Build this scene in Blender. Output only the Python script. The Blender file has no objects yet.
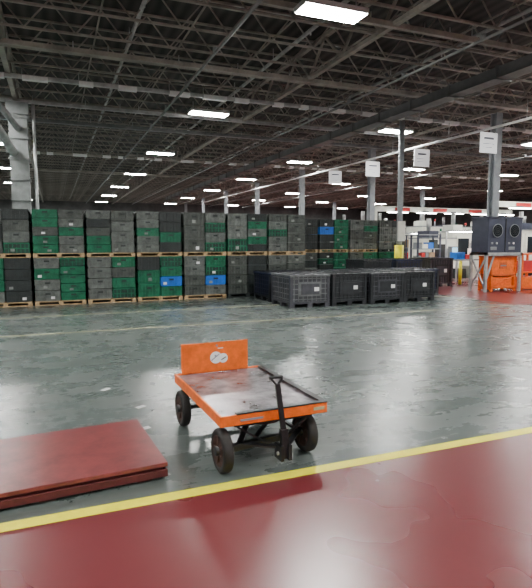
import bpy, math, random
from mathutils import Vector, Matrix
random.seed(7)
S = bpy.context.scene
COL = S.collection

# ------------------------------------------------------------ materials
def mat(name, col, rough=0.5, metal=0.0, noise=0.0, nscale=8.0, emit=None, estr=0.0, col2=None, spec=0.5):
    m = bpy.data.materials.new(name); m.use_nodes = True
    nt = m.node_tree; b = nt.nodes['Principled BSDF']
    b.inputs['Roughness'].default_value = rough
    b.inputs['Metallic'].default_value = metal
    b.inputs['Specular IOR Level'].default_value = spec
    if emit:
        b.inputs['Emission Color'].default_value = (*emit, 1); b.inputs['Emission Strength'].default_value = estr
    tc = nt.nodes.new('ShaderNodeTexCoord'); nz = nt.nodes.new('ShaderNodeTexNoise')
    nz.inputs['Scale'].default_value = nscale; nz.inputs['Detail'].default_value = 6
    nz.inputs['Roughness'].default_value = 0.65
    nt.links.new(tc.outputs['Object'], nz.inputs['Vector'])
    cr = nt.nodes.new('ShaderNodeValToRGB')
    c2 = col2 if col2 else tuple(c*(1-noise) for c in col)
    c1 = col if col2 else tuple(min(1, c*(1+noise*0.6)) for c in col)
    cr.color_ramp.elements[0].position = 0.35; cr.color_ramp.elements[1].position = 0.65
    cr.color_ramp.elements[0].color = (*c2, 1); cr.color_ramp.elements[1].color = (*c1, 1)
    nt.links.new(nz.outputs['Fac'], cr.inputs['Fac'])
    nt.links.new(cr.outputs['Color'], b.inputs['Base Color'])
    return m

M = {}
M['orange'] = mat('orange_paint', (0.90, 0.15, 0.010), 0.42, 0, 0.2, 12)
M['orange2'] = mat('orange_worn', (0.62, 0.10, 0.02), 0.5, 0, 0.4, 25)
M['deck'] = mat('worn_steel_deck', (0.34, 0.31, 0.33), 0.27, 0.40, 0.6, 5)
M['black'] = mat('black_steel', (0.018, 0.018, 0.02), 0.4, 0.2, 0.3, 20)
M['rubber'] = mat('tyre_rubber', (0.02, 0.017, 0.016), 0.7, 0, 0.4, 30)
M['hub'] = mat('hub_brown', (0.09, 0.05, 0.04), 0.55, 0.3, 0.4, 20)
M['white'] = mat('white_paint', (0.9, 0.9, 0.9), 0.5, 0, 0.08, 5)
M['red_plate'] = mat('red_painted_plate', (0.215, 0.040, 0.042), 0.34, 0, 0.3, 7)
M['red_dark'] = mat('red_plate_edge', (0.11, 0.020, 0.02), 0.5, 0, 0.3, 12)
M['yellow'] = mat('yellow_line_paint', (0.93, 0.84, 0.02), 0.4, 0, 0.1, 9)
M['yellow_old'] = mat('faded_yellow_paint', (0.50, 0.48, 0.30), 0.35, 0, 0.45, 5)
M['wood'] = mat('pallet_wood', (0.52, 0.36, 0.19), 0.8, 0, 0.35, 9)
M['t_dark'] = mat('tote_dark_grey', (0.025, 0.032, 0.032), 0.45, 0, 0.4, 6)
M['t_grey'] = mat('tote_grey', (0.14, 0.155, 0.145), 0.4, 0, 0.5, 6)
M['t_olive'] = mat('tote_smoke', (0.08, 0.09, 0.082), 0.4, 0, 0.5, 6)
M['t_light'] = mat('tote_light_grey', (0.28, 0.30, 0.28), 0.45, 0, 0.4, 6)
M['t_green'] = mat('tote_green', (0.006, 0.15, 0.075), 0.4, 0, 0.5, 6)
M['t_dgreen'] = mat('tote_dark_green', (0.012, 0.05, 0.035), 0.4, 0, 0.4, 6)
M['t_blue'] = mat('tote_blue', (0.01, 0.16, 0.65), 0.4, 0, 0.2, 6)
M['bin'] = mat('bin_black', (0.022, 0.024, 0.028), 0.42, 0, 0.35, 6)
M['bin_g'] = mat('bin_grey', (0.06, 0.06, 0.072), 0.42, 0, 0.35, 6)
M['bin_l'] = mat('bin_trim_grey', (0.14, 0.145, 0.15), 0.42, 0, 0.35, 6)
M['navy'] = mat('navy_plastic', (0.018, 0.024, 0.06), 0.45, 0, 0.3, 6)
M['truss'] = mat('truss_paint', (0.33, 0.305, 0.27), 0.5, 0, 0.5, 1.2)
M['galv'] = mat('galvanised', (0.48, 0.49, 0.49), 0.4, 0.3, 0.3, 4)
M['duct'] = mat('duct_grey', (0.20, 0.21, 0.21), 0.45, 0.2, 0.3, 3)
M['duct_d'] = mat('duct_dark', (0.09, 0.09, 0.09), 0.5, 0.1, 0.3, 3)
M['col'] = mat('column_paint', (0.30, 0.32, 0.34), 0.5, 0, 0.2, 3)
M['mach'] = mat('machine_white', (0.80, 0.81, 0.72), 0.45, 0, 0.12, 3)
M['mach2'] = mat('machine_grey', (0.22, 0.24, 0.25), 0.45, 0, 0.2, 3)
M['glass'] = mat('dark_window', (0.02, 0.025, 0.03), 0.12, 0, 0.1, 3)
M['cab'] = mat('cabinet_slate', (0.04, 0.045, 0.075), 0.45, 0, 0.2, 4)
M['sign'] = mat('sign_white', (0.88, 0.89, 0.92), 0.5, 0, 0.04, 4, emit=(1,1,1), estr=0.5)
M['text'] = mat('sign_print', (0.25, 0.25, 0.30), 0.6, 0, 0.1, 4)
M['redp'] = mat('red_paint', (0.60, 0.03, 0.03), 0.4, 0, 0.1, 4)
M['card'] = mat('cardboard', (0.38, 0.26, 0.15), 0.8, 0, 0.2, 4)
M['paper'] = mat('paper', (0.85, 0.85, 0.85), 0.7, 0, 0.05, 10)
M['lamp'] = mat('lamp_diffuser', (0.9, 0.9, 0.9), 0.5, 0, 0.02, 3, emit=(0.99, 1.0, 0.955), estr=205)
M['housing'] = mat('lamp_housing', (0.55, 0.55, 0.55), 0.5, 0, 0.1, 3)
M['wall'] = mat('wall_paint', (0.08, 0.08, 0.08), 0.7, 0, 0.5, 0.6)
M['screen'] = mat('control_screen', (0.1, 0.3, 0.4), 0.3, 0, 0.1, 3, emit=(0.5, 0.8, 1), estr=1.5)
M['task'] = mat('task_light', (0.9, 0.9, 0.9), 0.5, 0, 0.02, 3, emit=(1, 0.99, 0.94), estr=40)

# ------------------------------------------------------------ mesh builder
class MB:
    def __init__(s): s.v=[]; s.f=[]; s.m=[]; s.names=[]; s.sm=[]
    def mi(s, k):
        if k not in s.names: s.names.append(k)
        return s.names.index(k)
    def box(s, x0,x1,y0,y1,z0,z1, k, R=None):
        n=len(s.v)
        pts=[(x0,y0,z0),(x1,y0,z0),(x1,y1,z0),(x0,y1,z0),(x0,y0,z1),(x1,y0,z1),(x1,y1,z1),(x0,y1,z1)]
        if R: pts=[tuple(R @ Vector(p)) for p in pts]
        s.v+=pts; i=s.mi(k)
        for q in ((0,3,2,1),(4,5,6,7),(0,1,5,4),(1,2,6,5),(2,3,7,6),(3,0,4,7)):
            s.f.append(tuple(n+a for a in q)); s.m.append(i); s.sm.append(False)
    def beam(s, p, q, w, h, k):
        p=Vector(p); q=Vector(q); d=q-p; L=d.length; d.normalize()
        up=Vector((0,0,1)) if abs(d.z)<0.95 else Vector((0,1,0))
        a=d.cross(up).normalized(); b=a.cross(d).normalized(); n=len(s.v)
        for base in (p,q):
            for (i,j) in ((-1,-1),(1,-1),(1,1),(-1,1)):
                s.v.append(tuple(base+a*(i*w/2)+b*(j*h/2)))
        idx=s.mi(k)
        for f in ((0,1,2,3),(7,6,5,4),(0,4,5,1),(1,5,6,2),(2,6,7,3),(3,7,4,0)):
            s.f.append(tuple(n+t for t in f)); s.m.append(idx); s.sm.append(False)
    def cyl(s, p, q, r, k, seg=20, r2=None):
        p=Vector(p); q=Vector(q); d=(q-p).normalized(); r2=r if r2 is None else r2
        up=Vector((0,0,1)) if abs(d.z)<0.95 else Vector((0,1,0))
        a=d.cross(up).normalized(); b=a.cross(d).normalized(); n=len(s.v); idx=s.mi(k)
        for base,rr in ((p,r),(q,r2)):
            for i in range(seg):
                t=2*math.pi*i/seg
                s.v.append(tuple(base+a*math.cos(t)*rr+b*math.sin(t)*rr))
        for i in range(seg):
            j=(i+1)%seg
            s.f.append((n+i,n+j,n+seg+j,n+seg+i)); s.m.append(idx); s.sm.append(True)
        s.f.append(tuple(n+i for i in reversed(range(seg)))); s.m.append(idx); s.sm.append(False)
        s.f.append(tuple(n+seg+i for i in range(seg))); s.m.append(idx); s.sm.append(False)
    def lathe(s, prof, c, k, seg=36, axis='x'):
        n=len(s.v); idx=s.mi(k); m=len(prof)
        for i in range(seg):
            t=2*math.pi*i/seg
            for (a,r) in prof:
                s.v.append((c[0]+a, c[1]+r*math.cos(t), c[2]+r*math.sin(t)))
        for i in range(seg):
            for j in range(m):
                a=n+i*m+j; b=n+i*m+(j+1)%m; d=n+((i+1)%seg)*m+j; e=n+((i+1)%seg)*m+(j+1)%m
                s.f.append((a,d,e,b)); s.m.append(idx); s.sm.append(True)
    def mesh(s, name):
        me=bpy.data.meshes.new(name); me.from_pydata(s.v,[],s.f)
        for k in s.names: me.materials.append(M[k])
        me.polygons.foreach_set('material_index', s.m); me.polygons.foreach_set('use_smooth', s.sm)
        me.update(); return me
    def obj(s, name, loc=(0,0,0), rz=0, parent=None, bevel=0):
        o=bpy.data.objects.new(name, s.mesh(name)); COL.objects.link(o)
        o.location=loc; o.rotation_euler[2]=rz
        if parent: o.parent=parent
        if bevel:
            b=o.modifiers.new('bevel','BEVEL'); b.width=bevel; b.segments=2; b.limit_method='ANGLE'
        return o
def inst(name, me, loc, rz=0, parent=None):
    o=bpy.data.objects.new(name, me); COL.objects.link(o); o.location=loc; o.rotation_euler[2]=rz
    if parent: o.parent=parent
    return o
def empty(name, loc, rz=0):
    o=bpy.data.objects.new(name, None); COL.objects.link(o); o.location=loc; o.rotation_euler[2]=rz; return o
def curve(name, pts, r, k, parent=None):
    cu=bpy.data.curves.new(name,'CURVE'); cu.dimensions='3D'; cu.bevel_depth=r; cu.bevel_resolution=5; cu.resolution_u=10
    sp=cu.splines.new('NURBS'); sp.points.add(len(pts)-1)
    for i,p in enumerate(pts): sp.points[i].co=(*p,1)
    sp.use_endpoint_u=True; sp.order_u=3; cu.use_fill_caps=True
    cu.materials.append(M[k]); o=bpy.data.objects.new(name,cu); COL.objects.link(o)
    if parent: o.parent=parent
    return o

# ------------------------------------------------------------ room
X0,X1,Y0,Y1,H = -20.0,45.0,-14.0,62.0,6.6
def floor_material():
    m=bpy.data.materials.new('epoxy_floor'); m.use_nodes=True; nt=m.node_tree; N=nt.nodes; L=nt.links
    b=N['Principled BSDF']
    geo=N.new('ShaderNodeNewGeometry'); sep=N.new('ShaderNodeSeparateXYZ'); L.new(geo.outputs['Position'],sep.inputs[0])
    def math_(op,a,bv):
        n=N.new('ShaderNodeMath'); n.operation=op
        for i,x in enumerate((a,bv)):
            if isinstance(x,(int,float)): n.inputs[i].default_value=x
            else: L.new(x,n.inputs[i])
        return n.outputs[0]
    near=math_('LESS_THAN',sep.outputs['Y'],3.12)
    fx=math_('GREATER_THAN',sep.outputs['X'],10.7); fy=math_('GREATER_THAN',sep.outputs['Y'],9.7)
    red=math_('MAXIMUM',near,math_('MULTIPLY',fx,fy))
    def noise(sc,det=6,vec=None,rough=.6):
        n=N.new('ShaderNodeTexNoise'); n.inputs['Scale'].default_value=sc; n.inputs['Detail'].default_value=det
        n.inputs['Roughness'].default_value=rough
        L.new(vec if vec else geo.outputs['Position'],n.inputs['Vector']); return n.outputs['Fac']
    def ramp(f,p0,p1,c0,c1):
        r=N.new('ShaderNodeValToRGB'); r.color_ramp.elements[0].position=p0; r.color_ramp.elements[1].position=p1
        r.color_ramp.elements[0].color=(*c0,1); r.color_ramp.elements[1].color=(*c1,1); L.new(f,r.inputs['Fac']); return r.outputs['Color']
    def mix(f,a,c,mode='MIX'):
        n=N.new('ShaderNodeMix'); n.data_type='RGBA'; n.blend_type=mode
        if isinstance(f,(int,float)): n.inputs[0].default_value=f
        else: L.new(f,n.inputs[0])
        for i,x in ((6,a),(7,c)):
            if isinstance(x,tuple): n.inputs[i].default_value=(*x,1)
            else: L.new(x,n.inputs[i])
        return n.outputs[2]
    def mapping(sc,rot=0):
        n=N.new('ShaderNodeMapping'); n.inputs['Scale'].default_value=sc; n.inputs['Rotation'].default_value=(0,0,rot)
        L.new(geo.outputs['Position'],n.inputs['Vector']); return n.outputs[0]
    v1=mapping((0.5,2.0,1)); v2=mapping((1.2,9.0,1),.35); v3=mapping((7,.8,1),-.2)
    big=noise(0.30,4); mid=noise(2.2,8,None,.66); streak=noise(1.2,8,v1,.66); fine=noise(1.5,10,v2,.75); fine2=noise(1.3,10,v3,.75)
    grey=mix(0.45,ramp(big,.38,.62,(0.052,0.080,0.076),(0.145,0.165,0.155)),ramp(streak,.34,.68,(0.052,0.076,0.073),(0.165,0.182,0.172)))
    grey=mix(0.35,grey,ramp(mid,.35,.68,(0.052,0.074,0.071),(0.17,0.18,0.172)))
    def marks(scale,vec,width,thr,ns):
        wv=N.new('ShaderNodeTexVoronoi'); wv.feature='DISTANCE_TO_EDGE'; wv.inputs['Scale'].default_value=scale
        L.new(vec,wv.inputs['Vector'])
        return math_('MULTIPLY',ramp(wv.outputs['Distance'],0.0,width,(1,1,1),(0,0,0)),math_('GREATER_THAN',noise(ns,4),thr))
    grey=mix(math_('MULTIPLY',marks(.7,v1,.012,.50,1.3),.40),grey,(0.30,0.32,0.31))
    grey=mix(math_('MULTIPLY',marks(1.1,v2,.014,.54,.9),.45),grey,(0.028,0.036,0.035))
    grey=mix(ramp(fine,.58,.74,(0,0,0),(.5,.5,.5)),grey,(0.25,0.27,0.26))
    grey=mix(ramp(fine2,.60,.76,(0,0,0),(.4,.4,.4)),grey,(0.25,0.27,0.26))
    redc=mix(0.5,ramp(big,.3,.7,(0.155,0.022,0.027),(0.180,0.029,0.035)),ramp(mid,.25,.8,(0.155,0.022,0.027),(0.185,0.032,0.038)))
    colr=mix(red,grey,redc)
    L.new(colr,b.inputs['Base Color'])
    rr=N.new('ShaderNodeMapRange'); rr.inputs['To Min'].default_value=0.22; rr.inputs['To Max'].default_value=0.33
    rr.inputs['From Min'].default_value=.25; rr.inputs['From Max'].default_value=.75
    L.new(mix(.5,mid,streak),rr.inputs['Value'])
    rm=N.new('ShaderNodeMix'); rm.data_type='FLOAT'; L.new(red,rm.inputs[0]); L.new(rr.outputs[0],rm.inputs[2])
    r2=N.new('ShaderNodeMapRange'); r2.inputs['To Min'].default_value=0.25; r2.inputs['To Max'].default_value=0.30; L.new(big,r2.inputs['Value'])
    L.new(r2.outputs[0],rm.inputs[3]); L.new(rm.outputs[0],b.inputs['Roughness'])
    bp=N.new('ShaderNodeBump'); bp.inputs['Strength'].default_value=0.06; bp.inputs['Distance'].default_value=0.01
    L.new(noise(1.6,1),bp.inputs['Height']); L.new(bp.outputs[0],b.inputs['Normal'])
    b.inputs['Specular IOR Level'].default_value=0.92
    return m
M['floor']=floor_material()

def ceil_material():
    m=bpy.data.materials.new('roof_deck'); m.use_nodes=True; nt=m.node_tree; b=nt.nodes['Principled BSDF']
    geo=nt.nodes.new('ShaderNodeNewGeometry'); w=nt.nodes.new('ShaderNodeTexWave'); w.bands_direction='X'
    w.inputs['Scale'].default_value=1.1; nt.links.new(geo.outputs['Position'],w.inputs['Vector'])
    r=nt.nodes.new('ShaderNodeValToRGB'); r.color_ramp.elements[0].color=(0.010,0.010,0.010,1); r.color_ramp.elements[1].color=(0.05,0.047,0.042,1)
    nt.links.new(w.outputs['Fac'],r.inputs['Fac']); nt.links.new(r.outputs['Color'],b.inputs['Base Color'])
    b.inputs['Roughness'].default_value=.7; return m
M['ceil']=ceil_material()
b=MB(); b.box(X0,X1,Y0,Y1,-0.1,0,'floor'); b.obj('floor')
b=MB(); b.box(X0,X1,Y0,Y1,H,H+0.1,'ceil'); b.obj('ceiling')
for n,a in (('wall_back',(X0,X1,Y1,Y1+.2)),('wall_front',(X0,X1,Y0-.2,Y0)),('wall_left',(X0-.2,X0,Y0,Y1)),('wall_right',(X1,X1+.2,Y0,Y1))):
    b=MB(); b.box(*a,0,H,'wall'); b.obj(n)

# floor lines
b=MB(); b.box(X0+.1,X1-.1,3.07,3.17,0.0005,0.003,'yellow'); b.obj('yellow_floor_line')
for y in (9.6,11.9):
    b=MB(); b.box(X0+.1,10.6,y,y+.08,0.0005,0.002,'yellow_old'); b.obj('faded_floor_line')

# ------------------------------------------------------------ roof structure
def truss_mesh(L, d, pitch, w, k):
    b=MB(); 
    b.box(0,L,-w,w,-w*1.4,0,k); b.box(0,L,-w,w,-d,-d+w*1.4,k)
    n=int(L/pitch)
    for i in range(n):
        x=i*pitch; a=(x,0,-w) ; c=(x+pitch/2,0,-d+w); e=(x+pitch,0,-w)
        b.beam(a,c,w*.9,w*.9,k); b.beam(c,e,w*.9,w*.9,k)
    return b.mesh('roof_joist')
jm=truss_mesh(X1-X0-.2,0.66,1.0,0.030,'truss')
y=Y0+1
while y<Y1-0.5:
    inst('roof_joist',jm,(X0+.1,y,H)); y+=1.2
gm=truss_mesh(Y1-Y0-.2,0.85,1.6,0.06,'truss')
GX=[-15.3,-8.1,-0.9,6.3,13.5,20.7,27.9,35.1]
for x in GX: inst('roof_girder',gm,(x,Y0+.1,H),math.pi/2)
b=MB()
x=X0+1.2
while x<X1:
    b.beam((x,Y0+.2,H-0.62),(x,Y1-.2,H-0.62),.03,.03,'truss'); x+=1.8
b.obj('joist_bridging')
for x in (1.8,5.4,9.0,16.2,23.4):
    b=MB(); b.cyl((x,Y0+.2,6.2),(x,Y1-.2,6.2),.045,'galv',10)
    y=Y0+2
    while y<Y1: b.cyl((x,y,6.2),(x,y,H-.1),.012,'galv',6); b.cyl((x,y+1,6.1),(x,y+1,6.2),.02,'galv',8); y+=3.1
    b.obj('sprinkler_pipe')
def tray(name,y,z,k,w,patch):
    b=MB(); b.box(X0+.2,X1-.2,y-w/2,y+w/2,z-.05,z+.05,k)
    x=X0+.5
    while x<X1-2:
        l=random.uniform(.25,.7)
        if patch: b.box(x,x+l,y-w/2-.03,y+w/2+.03,z-.08,z+.03,'white')
        b.cyl((x,y,z),(x,y,5.95),.012,'galv',6); x+=l+random.uniform(.15,1.0)
    b.obj(name)
tray('electrical_busway',14.9,5.72,'galv',.10,True)
tray('cable_tray',12.6,5.74,'truss',.22,False)
tray('cable_tray',20.0,5.72,'duct',.2,False)
tray('electrical_busway',27.0,5.72,'truss',.14,True)
tray('cable_tray',8.9,5.78,'truss',.10,False)
tray('cable_tray',17.6,5.75,'galv',.08,False)
tray('cable_tray',33.5,5.72,'truss',.3,False)
for (x,z) in ((3.1,5.3),(7.6,5.35),(15.6,5.3),(19.5,5.3)):
    b=MB(); b.cyl((x,5,z),(x,55,z),.03,'duct',8)
    y=5.5
    while y<55: b.cyl((x,y,z),(x,y,z+.1),.05,'duct',8); y+=2.4
    b.obj('conduit')
b=MB(); b.box(9.2,9.6,-12,46,5.18,5.42,'duct_d')
y=-11.9
while y<46: b.box(9.17,9.63,y,y+.05,5.15,5.45,'duct_d'); y+=1.5
b.obj('overhead_air_duct')

def column(x,y):
    b=MB(); w=.13
    b.box(-w,w,-w,-w+.03,0,H-.87,'col'); b.box(-w,w,w-.03,w,0,H-.87,'col'); b.box(-.02,.02,-w+.03,w-.03,0,H-.87,'col')
    b.box(-w-.06,w+.06,-w-.06,w+.06,0,.03,'col')
    b.obj('steel_column',(x,y,0))
for y in (13.3,20.5,27.7,34.9,42.1,49.3,56.5): column(13.5,y)
for x in (27.9,):
    for y in (20.5,34.9,49.3): column(x,y)

b=MB(); b.box(-.62,.62,-.25,.25,0,.09,'housing'); b.box(-.59,.59,-.22,.22,-.012,0.001,'lamp')
for sx in (-.5,.5): b.cyl((sx,0,.09),(sx,0,.34),.01,'galv',6)
lm=b.mesh('ceiling_light')
for x in (-9.5,-2.4,4.7,11.8,18.9,26.0,33.1):
    for y in (-7.6,0.4,8.5,16.4,24.5,32.5,40.5,48.5,56.5):
        inst('ceiling_light',lm,(x,y,5.6))

# ------------------------------------------------------------ platform cart
C=empty('platform_cart',(1.385,3.92,0),math.radians(1.8))
hx,hy0,hy=.415,-.65,.61
b=MB(); b.box(-hx+.02,hx-.02,hy0+.02,hy-.02,.385,.408,'deck'); b.obj('deck_plate',parent=C)
b=MB()
b.box(-hx,hx,hy0,hy0+.02,.345,.42,'orange'); b.box(-hx,hx,hy-.02,hy,.345,.42,'orange')
b.box(-hx,-hx+.02,hy0+.02,hy-.02,.345,.42,'orange'); b.box(hx-.02,hx,hy0+.02,hy-.02,.345,.42,'orange')
b.obj('deck_frame',parent=C,bevel=.004)
b=MB()
b.box(-hx+.12,hx+.003,hy0-.003,hy0+.04,.42,.430,'black'); b.box(hx-.045,hx+.003,hy0+.04,hy-.05,.42,.430,'black')
b.box(-hx+.02,hx-.02,-.25,-.21,.35,.385,'black'); b.box(-hx+.02,hx-.02,.2,.24,.35,.385,'black')
b.box(-.2,-.16,hy0+.02,hy-.02,.33,.385,'black'); b.box(.16,.2,hy0+.02,hy-.02,.33,.385,'black')
b.box(.30,.39,hy0-.004,hy0,.372,.395,'yellow_old'); b.box(-.27,-.10,hy0-.004,hy0,.372,.386,'text')
b.obj('edge_trim_and_joists',parent=C)
b=MB()
nseg=12
for i in range(nseg):
    xa=-.355+.635*i/nseg; xb=-.355+.635*(i+1)/nseg
    f=lambda t: .585-.018*math.cos((t+.025)/.33*math.pi/2)
    n=len(b.v)
    b.v+=[(xa,f(xa),.42),(xb,f(xb),.42),(xb,f(xb)+.012,.42),(xa,f(xa)+.012,.42),(xa,f(xa),.685),(xb,f(xb),.685),(xb,f(xb)+.012,.685),(xa,f(xa)+.012,.685)]
    ii=b.mi('orange')
    for q in ((0,3,2,1),(4,5,6,7),(0,1,5,4),(2,3,7,6)): b.f.append(tuple(n+a for a in q)); b.m.append(ii); b.sm.append(False)
    if i==0: b.f.append((n+3,n,n+4,n+7)); b.m.append(ii); b.sm.append(False)
    if i==nseg-1: b.f.append((n+1,n+2,n+6,n+5)); b.m.append(ii); b.sm.append(False)
b.obj('headboard',parent=C)
b=MB()
b.box(-.30,-.26,.588,.606,.40,.66,'orange2'); b.box(.20,.24,.588,.606,.40,.66,'orange2')
b.obj('headboard_stakes',parent=C)
b=MB()
b.cyl((-.04,.568,.545),(-.04,.560,.545),.055,'paper',18); b.cyl((.03,.568,.535),(.03,.5601,.535),.044,'paper',18)
b.beam((-.085,.558,.52),(-.01,.558,.575),.006,.007,'text'); b.cyl((-.045,.561,.562),(-.045,.556,.562),.009,'text',12)
b.beam((.01,.558,.52),(.055,.558,.545),.006,.007,'black')
b.cyl((-.03,.567,.655),(-.03,.560,.655),.010,'text',10); b.box(-.02,.03,.562,.567,.625,.632,'paper')
b.obj('headboard_sticker',parent=C)
def wheel(nm,x,y,rz=0):
    b=MB(); R=.155; w=.036
    b.lathe([(-w,R-.045),(-w,R-.018),(-w*.8,R-.005),(-w*.4,R),(w*.4,R),(w*.8,R-.005),(w,R-.018),(w,R-.045)],(0,0,0),'rubber')
    b.lathe([(-w*.9,.03),(-w*.5,.05),(-w*.4,R-.06),(-w*.95,R-.046),(w*.95,R-.046),(w*.4,R-.06),(w*.5,.05),(w*.9,.03)],(0,0,0),'hub')
    b.cyl((-w-.018,0,0),(w+.018,0,0),.032,'black',16)
    for i in range(5):
        t=i*math.tau/5; b.beam((-w*.62,.04*math.cos(t),.04*math.sin(t)),(-w*.62,.10*math.cos(t),.10*math.sin(t)),.016,.014,'hub')
        b.beam((w*.62,.04*math.cos(t),.04*math.sin(t)),(w*.62,.10*math.cos(t),.10*math.sin(t)),.016,.014,'hub')
    o=b.obj(nm,(x,y,R),rz,parent=C)
wheel('wheel_1',-.375,-.57,.02); wheel('wheel_2',.325,-.47,.04); wheel('wheel_3',-.385,.44); wheel('wheel_4',.345,.45)
b=MB()
b.beam((-.35,-.565,.155),(.31,-.47,.155),.045,.045,'black'); b.cyl((-.35,.44,.155),(.31,.45,.155),.02,'black',12)
for sx in (-.2,.2):
    b.beam((sx,.45,.155),(sx*.95,.34,.345),.04,.012,'black'); b.beam((sx,.45,.155),(sx*.95,.56,.345),.04,.012,'black')
b.cyl((.01,-.36,.305),(.01,-.36,.335),.17,'black',28); b.cyl((.01,-.36,.27),(.01,-.36,.302),.155,'hub',28)
b.beam((-.24,-.545,.165),(-.10,-.38,.28),.045,.014,'black'); b.beam((.27,-.475,.165),(.12,-.38,.28),.045,.014,'black')
b.beam((-.24,-.545,.17),(.05,-.68,.15),.04,.014,'black'); b.beam((.27,-.475,.17),(.06,-.68,.15),.04,.014,'black')
b.beam((-.1,-.50,.18),(.1,-.36,.27),.03,.012,'black')
b.beam((-.30,-.60,.335),(-.06,-.55,.165),.045,.014,'black')
b.beam((.30,-.60,.335),(.14,-.52,.165),.045,.014,'black')
b.beam((-.30,-.60,.335),(.30,-.60,.335),.05,.02,'black')
b.obj('steering_axles',parent=C)
b=MB()
b.beam((.055,-.725,.09),(.05,-.72,.30),.052,.04,'black'); b.box(.012,.038,-.76,-.65,.08,.19,'black'); b.box(.072,.098,-.76,-.65,.08,.19,'black')
b.cyl((.0,-.72,.13),(.11,-.72,.13),.014,'galv',10)
b.beam((.05,-.72,.28),(.018,-.685,.615),.036,.024,'black')
b.beam((.018,-.685,.60),(-.03,-.68,.655),.016,.016,'black'); b.beam((.018,-.685,.60),(.055,-.68,.655),.016,.016,'black')
b.cyl((-.045,-.68,.66),(.06,-.68,.665),.012,'black',10)
o=b.obj('draw_bar',parent=C,bevel=.003); o.location=(-.025,0,0)

# ------------------------------------------------------------ red steel plate platform (origin at near right corner)
b=MB()
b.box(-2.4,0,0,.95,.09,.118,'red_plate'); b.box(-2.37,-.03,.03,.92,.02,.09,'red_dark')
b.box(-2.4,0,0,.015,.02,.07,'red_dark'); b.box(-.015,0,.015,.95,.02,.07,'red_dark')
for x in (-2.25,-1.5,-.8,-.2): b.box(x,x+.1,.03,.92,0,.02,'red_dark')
b.obj('red_steel_platform',(.655,3.37,0),math.radians(3.8),bevel=.004)

# ------------------------------------------------------------ tote stacks
def tote(b,x,y,z,w,d,h,k,front=True,left=True):
    g=.009
    x0,x1,y0,y1=x+g,x+w-g,y+g,y+d-g
    i=.022
    b.box(x0+i,x1-i,y0+i,y1-i,z,z+h-.03,'t_dgreen' if (k=='t_green' and random.random()<.3) else k)
    b.box(x0,x1,y0,y1,z+h-.045,z+h-.012,k)
    if front:
        b.box(x0+.004,x1-.004,y0+.006,y0+i,z+h*.40,z+h*.48,k)
        for t in range(7):
            xx=x0+.01+(x1-x0-.036)*t/6
            b.box(xx,xx+.016,y0+.002,y0+i,z+.01,z+h-.045,k)
        b.box(x+w/2-.06,x+w/2+.06,y0-.001,y0+.006,z+h*.58,z+h*.74,'t_dark')
        if random.random()<.35:
            lx=x+random.uniform(.08,w-.2); b.box(lx,lx+.09,y0-.004,y0+.004,z+h*.18,z+h*.42,'paper' if random.random()<.35 else 't_light')
    if left:
        for t in range(4):
            yy=y0+.02+(y1-y0-.05)*t/3
            b.box(x0+.002,x0+i,yy,yy+.014,z+.01,z+h-.05,k); b.box(x1-i,x1-.002,yy,yy+.014,z+.01,z+h-.05,k)
def pallet(b,w,d,z,k='wood'):
    for t in range(3):
        yy=d*t/2; yy=min(max(yy,0),d-.1) if t!=1 else d/2-.05
        b.box(0,w,yy,yy+.1,z,z+.018,k)
        for xx in (0,w/2-.05,w-.1): b.box(xx,xx+.1,yy,yy+.1,z+.018,z+.085,k)
    for t in range(7):
        yy=(d-.1)*t/6; b.box(0,w,yy,yy+.1,z+.085,z+.105,k)
def stack(name,x,y,scheme,layers=2,w=1.2,d=1.2,cols=2,deep=3,blue=()):
    b=MB(); z=0
    for L in range(layers):
        pallet(b,w,d,z,'wood' if random.random()<.8 else 't_dark'); z+=.107
        for c in range(cols):
            rows=random.choice((3,4,4,5)); th=(1.2-.115)/rows
            base=random.choice(scheme)
            for r in range(rows):
                k=base if random.random()<.60 else random.choice(scheme)
                if (L,c,r) in blue: k='t_blue'
                for q in range(deep):
                    tote(b,c*w/cols,q*d/deep,z+r*th,w/cols,d/deep,th,k,front=(q==0),left=True)
        z+=1.2-.115
    return b.obj(name,(x,y,0),random.uniform(-.006,.006))
sch_a=['t_grey','t_olive','t_grey','t_green','t_olive']
sch_b=['t_grey','t_green','t_olive','t_grey','t_green']
sch_c=['t_dark','t_green','t_grey','t_olive','t_green']
sch_d=['t_dark','t_olive','t_dark','t_grey','t_olive']
x=-4.25; i=0
schs=[sch_a,sch_a,sch_c,sch_b,sch_c,sch_c,sch_b,sch_c,sch_b]
while x<6.0:
    stack('tote_stack',x,14.0+random.uniform(-.03,.05),schs[i%9],blue={5:((0,1,1),),6:((0,1,1),)}.get(i,())); 
    stack('tote_stack',x,15.45,schs[(i+3)%9]); x+=1.255; i+=1
x=7.55
for j in range(4):
    stack('tote_stack',x,16.6,[sch_d,sch_c,sch_a,sch_c][j],blue=((1,0,2),) if j==1 else ()); x+=1.26
for j in range(7):
    stack('tote_stack',-.2+1.26*j,22.2,[sch_a,sch_c][j%2])

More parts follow.
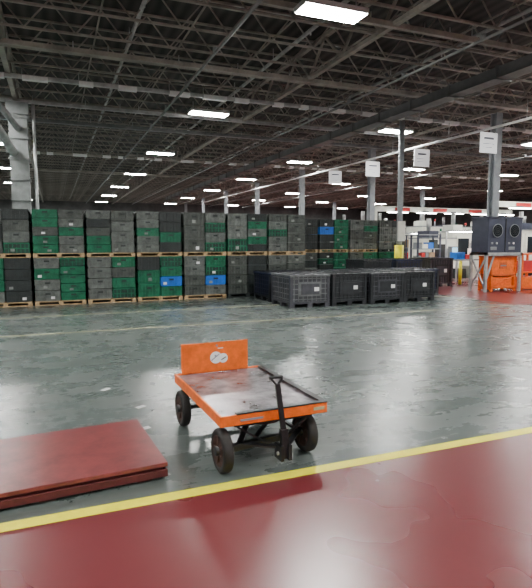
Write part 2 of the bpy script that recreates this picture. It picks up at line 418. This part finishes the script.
# ------------------------------------------------------------ bulk containers
def bulk(name,x,y,z,w,d,h,k,k2):
    b=MB()
    for fx in (0,w/2-.06,w-.12):
        for fy in (0,d/2-.06,d-.12): b.box(fx,fx+.12,fy,fy+.12,0,.10,k)
    b.box(0,w,0,d,.10,.15,k)
    b.box(.03,w-.03,.03,d-.03,.15,h-.05,k)
    for fx in (0,w-.07):
        for fy in (0,d-.07): b.box(fx,fx+.07,fy,fy+.07,.15,h-.04,k)
    b.box(-.012,w+.012,-.012,d+.012,h-.045,h,k2)
    for r in range(5):
        zz=.19+(h-.29)*r/4
        b.box(.07,w-.07,.008,.03,zz,zz+.018,k2); b.box(.008,.03,.07,d-.07,zz,zz+.018,k2); b.box(w-.03,w-.008,.07,d-.07,zz,zz+.018,k2)
    for c in range(8):
        xx=.10+(w-.22)*c/7; b.box(xx,xx+.02,.014,.03,.15,h-.05,k2)
        yy=.10+(d-.22)*c/7; b.box(.014,.03,yy,yy+.02,.15,h-.05,k2)
    b.box(w*.22,w*.78,.0,.012,h*.35,h*.78,k2); b.box(w*.27,w*.73,-.006,.004,h*.40,h*.73,k)
    b.box(w*.6,w*.72,-.012,-.004,h*.5,h*.62,'paper')
    for c in range(4):
        xx=.12+(w-.3)*c/3; b.box(xx,xx+.06,.1,d-.1,h,h+.015,k)
    return b.obj(name,(x,y,z),random.uniform(-.02,.02))
xs=[5.15,6.32,7.40,8.45]
for j,x in enumerate(xs): bulk('bulk_container',x,11.15+(.05 if j%2 else 0),0,.98+(.08 if j==0 else .02),1.15,.79,'bin_g' if j==0 else 'bin','bin_l' if j in (0,) else ('bin_g' if j==2 else 'bin'))
for j,x in enumerate((5.2,6.4,7.5,8.6,9.75)): bulk('bulk_container',x,12.55,0,1.0,1.12,.76,'bin','bin_g' if j%2 else 'navy')
for j,x in enumerate((9.0,10.2)): bulk('bulk_container',x,13.95,0,1.0,1.15,1.0,'bin','navy' if j%2 else 'bin')
bulk('bulk_container',12.1,14.6,0,1.0,1.15,1.0,'bin_g','bin')

b=MB(); b.cyl((0,0,0),(0,0,H-.7),.10,'col',16); b.cyl((0,0,.25),(0,0,1.45),.16,'yellow',18); b.box(-.2,.2,-.2,.2,0,.03,'col')
b.box(-.14,.14,-.14,-.08,1.6,2.3,'mach')
b.obj('guarded_post',(11.5,15.6,0))

# ------------------------------------------------------------ overhead rail and signs
b=MB(); b.cyl((12.7,4,5.08),(12.7,46,5.08),.04,'white',12)
y=5
while y<46: b.cyl((12.7,y,5.08),(12.7,y,5.62),.012,'galv',6); y+=3.2
b.obj('overhead_pipe')
for y in (12.8,16.0,19.2,22.4):
    b=MB(); b.box(-.34,.34,-.012,.012,-.31,.31,'sign')
    b.box(-.20,.20,-.016,-.010,.10,.17,'text'); 
    for r in range(2): b.box(-.24,.24-.1*r,-.016,-.010,-.04-r*.11,-.02-r*.11,'text')
    for sx in (-.3,.3): b.beam((sx,0,.31),(sx*.6,0,.385),.012,.012,'galv')
    b.obj('hanging_sign',(12.7,y,4.65))

# ------------------------------------------------------------ fan cabinet on stand
F=empty('fan_cabinet_on_stand',(12.45,12.4,0))
b=MB()
b.box(0,1.4,0,.7,1.24,2.32,'cab'); b.box(-.02,1.42,-.02,.72,2.30,2.35,'cab'); b.box(.68,.72,-.02,0,1.26,2.30,'black')
b.box(.1,.35,-.02,0,1.32,1.42,'mach2'); b.box(.85,1.1,-.02,0,1.32,1.42,'mach2')
for xx in (.12,.82): b.box(xx,xx+.08,-.02,0,1.5,1.56,'mach2'); b.box(xx+.2,xx+.26,-.02,0,1.5,1.56,'paper')
b.obj('cabinet',parent=F,bevel=.01)
for cx in (.35,1.05):
    b=MB()
    n=28
    for rr in (.20,.13,.07):
        for t in range(n):
            a0=math.tau*t/n; a1=math.tau*(t+1)/n
            b.beam((cx+rr*math.cos(a0),-.03,1.92+rr*math.sin(a0)),(cx+rr*math.cos(a1),-.03,1.92+rr*math.sin(a1)),.015,.02,'mach2' if rr>.15 else 'black')
    b.cyl((cx,-.03,1.92),(cx,-.002,1.92),.19,'glass',28); b.cyl((cx,-.05,1.92),(cx,-.03,1.92),.03,'black',14)
    b.obj('fan_grille',parent=F)
b=MB()
for x in (-.05,1.37):
    for y in (0,.62): b.box(x,x+.08,y,y+.08,0,1.24,'galv')
b.box(-.05,1.45,0,.08,1.14,1.24,'galv'); b.box(-.05,1.45,.62,.70,1.14,1.24,'galv')
b.beam((-.01,.04,.1),(-.01,.66,1.1),.04,.04,'galv'); b.beam((-.01,.66,.1),(-.01,.04,1.1),.04,.04,'galv')
b.beam((-.01,.04,.3),(.3,.04,1.12),.04,.04,'galv')
b.obj('stand',parent=F)
b=MB()
for xx in (0,.98):
    for yy in (0,.48): b.box(xx,xx+.07,yy,yy+.07,0,1.12,'orange')
b.box(.07,.98,.03,.05,.55,1.08,'orange'); b.box(.07,.98,.45,.47,.05,1.08,'orange'); b.box(.02,.05,.07,.48,.05,1.08,'orange'); b.box(1.0,1.03,.07,.48,.05,1.08,'orange')
b.box(-.01,1.06,-.01,.56,1.08,1.13,'orange2'); b.box(0,1.05,0,.55,.10,.16,'orange'); b.box(0,1.05,0,.55,.50,.55,'orange2')
b.beam((.07,.02,.18),(.98,.02,.5),.05,.03,'orange'); b.box(.12,.93,.06,.42,.16,.46,'orange')
b.box(.35,.65,.015,.03,.72,.92,'orange2'); b.box(.38,.62,.01,.016,.8,.84,'text')
b.obj('orange_machine_frame',(12.75,12.50,0))
b=MB()
b.box(0,.9,0,.6,.02,.06,'orange2')
for x in (0,.84):
    for y in (0,.54): b.box(x,x+.06,y,y+.06,0,1.2,'orange')
b.box(.02,.88,.02,.58,.55,.6,'orange'); b.box(0,.9,0,.6,1.15,1.2,'orange'); b.box(.1,.8,.1,.5,.6,.95,'redp'); b.box(.1,.8,.1,.5,.06,.4,'orange')
b.obj('orange_rack',(14.15,12.6,0))

# ------------------------------------------------------------ CNC machines
def cnc(x,y,w,d,h,var,rz=0):
    P=empty('cnc_machine',(x,y,0),rz)
    b=MB()
    b.box(0,w,0,d,.12,h*.42,'mach'); b.box(.05,w-.05,.08,d,.0,.12,'black')
    b.box(0,w,.18,d,h*.42,h,'mach'); b.box(-.02,w+.02,.14,d+.02,h,h+.05,'mach2')
    b.box(0,w,-.01,.0,.12,.22,'mach2')
    b.obj('body',parent=P,bevel=.02)
    b=MB(); b.box(w*.12,w*.62,.10,.18,h*.40,h*.93,'mach'); b.box(w*.17,w*.57,.085,.10,h*.47,h*.86,'glass'); b.box(w*.60,w*.615,.03,.10,h*.5,h*.75,'galv')
    b.obj('door',parent=P)
    b=MB(); b.box(w*.70,w*.94,-.05,.18,h*.48,h*.80,'mach2'); b.box(w*.73,w*.91,-.06,-.045,h*.63,h*.77,'screen'); b.box(w*.73,w*.91,-.075,-.05,h*.51,h*.60,'black')
    b.obj('control_panel',parent=P)
    b=MB(); b.cyl((w*.85,d*.6,h+.05),(w*.85,d*.6,h+.35),.03,'galv',10); b.cyl((w*.85,d*.6,h+.35),(w*.85,d*.6,h+.47),.05,'redp' if var%2 else 't_green',12)
    b.box(w*.15,w*.5,d*.3,d*.8,h+.05,h+.35,'mach' if var%2 else 'cab'); b.cyl((w*.3,d*.5,h+.35),(w*.3,d*.5,h+.9),.10,'galv',14)
    b.obj('beacon_and_extractor',parent=P)
cnc(15.2,18.3,1.5,1.6,1.7,0); cnc(17.0,18.9,1.6,1.4,2.0,1); cnc(20.2,18.0,2.3,1.6,2.1,2)
cnc(15.0,23.5,1.7,1.6,2.3,1); cnc(17.2,24.5,1.6,1.6,2.0,0); cnc(19.2,23.8,1.8,1.6,2.4,3); cnc(22.6,23.0,2.4,1.6,2.4,3); cnc(26,23.0,2.4,1.6,2.2,2)
cnc(17.0,29.0,2.0,1.6,2.4,2); cnc(20.0,29.5,2.4,1.6,2.6,1); cnc(25.0,29.0,2.4,1.6,2.4,0); cnc(29.5,28.0,2.4,1.6,2.4,0)
cnc(17.4,13.6,1.6,1.3,1.9,3)
def bench(x,y,rz=0):
    b=MB()
    b.box(0,1.4,0,.7,.82,.88,'mach2')
    for xx in (0,1.34):
        for yy in (0,.64): b.box(xx,xx+.06,yy,yy+.06,0,.82,'galv')
    b.box(.1,.5,.1,.5,.88,1.15,random.choice(('t_blue','t_green','redp','card'))); b.box(.6,.95,.15,.5,.88,1.05,'redp'); b.box(1.0,1.3,.2,.5,.88,1.3,'mach')
    b.box(.1,.6,.1,.6,.1,.5,'t_dark'); b.box(.75,1.25,.1,.6,.1,.6,'mach')
    for xx in (0,1.36): b.box(xx,xx+.04,.64,.68,.88,2.0,'galv')
    b.box(0,1.4,.35,.68,1.98,2.02,'mach2'); b.box(.1,1.3,.4,.6,1.95,1.98,'task')
    b.obj('work_bench',(x,y,0),rz)
for p in ((14.7,16.2),(16.6,16.0),(19.4,15.0),(16.9,21.5),(21.5,20.5),(14.4,26.5),(23,26)): bench(*p)
def shelf(x,y):
    b=MB(); 
    for xx in (0,1.14):
        for yy in (0,.44): b.box(xx,xx+.06,yy,yy+.06,0,1.9,'cab')
    for z in (.15,.7,1.25,1.84):
        b.box(0,1.2,0,.5,z,z+.04,'mach2')
        if z<1.8:
            xx=.08
            while xx<.95:
                w=random.uniform(.12,.3); b.box(xx,xx+w,.05,.4,z+.04,z+.04+random.uniform(.15,.42),random.choice(('card','mach','t_blue','redp','t_dark','t_light','mach2'))); xx+=w+.04
    b.obj('parts_shelf',(x,y,0))
for p in ((14.1,20.9),(15.6,20.6),(13.9,17.6),(18.6,20.9),(16.4,26.6),(19.2,26.8)): shelf(*p)
for p in ((13.7,14.9),(15.9,14.6),(14.0,19.4)):
    b=MB(); b.cyl((0,0,0),(0,0,.85),.06,'yellow',16); b.cyl((0,0,.85),(0,0,.88),.045,'yellow',16); b.cyl((0,0,0),(0,0,.02),.13,'black',16); b.obj('safety_bollard',(*p,0))
def gantry(y,x0,x1):
    b=MB()
    for x in (x0,x1): b.box(x,x+.15,y,y+.15,0,3.3,'mach')
    b.box(x0,x1+.15,y-.02,y+.17,3.1,3.35,'mach')
    x=x0+1.2
    while x<x1-1: b.box(x,x+.9,y-.05,y-.02,3.13,3.30,'redp'); x+=2.4
    x=x0+.6
    while x<x1-1: b.box(x,x+1.2,y-.3,y-.2,3.02,3.06,'task'); b.box(x,x+1.2,y-.32,y-.18,3.06,3.10,'mach2'); b.box(x+.5,x+.7,y-.3,y,3.1,3.14,'mach2'); x+=1.8
    b.obj('machine_gantry')
gantry(22.4,15.0,24.0); gantry(17.6,18.0,25.0)

# left duct riser + curved branches
D=empty('ventilation_duct',(0,0,0))
b=MB(); b.box(-1.10,-.60,17.3,17.8,0,5.3,'duct')
z=1
while z<5.3: b.box(-1.13,-.57,17.27,17.83,z,z+.05,'duct'); z+=.6
b.cyl((-.42,17.4,0),(-.42,17.4,5.65),.05,'galv',10)
b.box(-1.15,-.55,17.25,17.85,5.3,5.65,'duct')
b.obj('duct_riser',parent=D)
curve('duct_branch_1',[(-3.6,8,5.55),(-2.9,10,5.4),(-2.1,12.5,5.2),(-1.5,14.5,4.9),(-1.2,16.2,4.5),(-1.0,17.35,4.2)],.12,'galv',D)
curve('duct_branch_2',[(-3.2,8,5.55),(-2.4,11,5.5),(-1.7,13.5,5.35),(-1.15,15.5,5.1),(-.85,17.35,4.9)],.09,'duct',D)

for (x,y,r) in ((.66,4.40,.3),(.46,5.75,.8),(5.0,6.6,.2),(.72,5.0,.5)):
    b=MB(); b.box(-.05,.05,-.03,.03,.0005,.003,'paper'); b.obj('paper_scrap',(x,y,0),r)

w=bpy.data.worlds.new('w'); S.world=w; w.use_nodes=True
w.node_tree.nodes['Background'].inputs[0].default_value=(.5,.55,.6,1); w.node_tree.nodes['Background'].inputs[1].default_value=.3
cam=bpy.data.cameras.new('camera'); co=bpy.data.objects.new('camera',cam); COL.objects.link(co)
co.location=(0,0,1.6); co.rotation_euler=(math.radians(90-5.82),0,math.radians(-22.1))
cam.sensor_fit='HORIZONTAL'; cam.sensor_width=36; cam.lens=520/532*36; cam.clip_end=200
S.camera=co
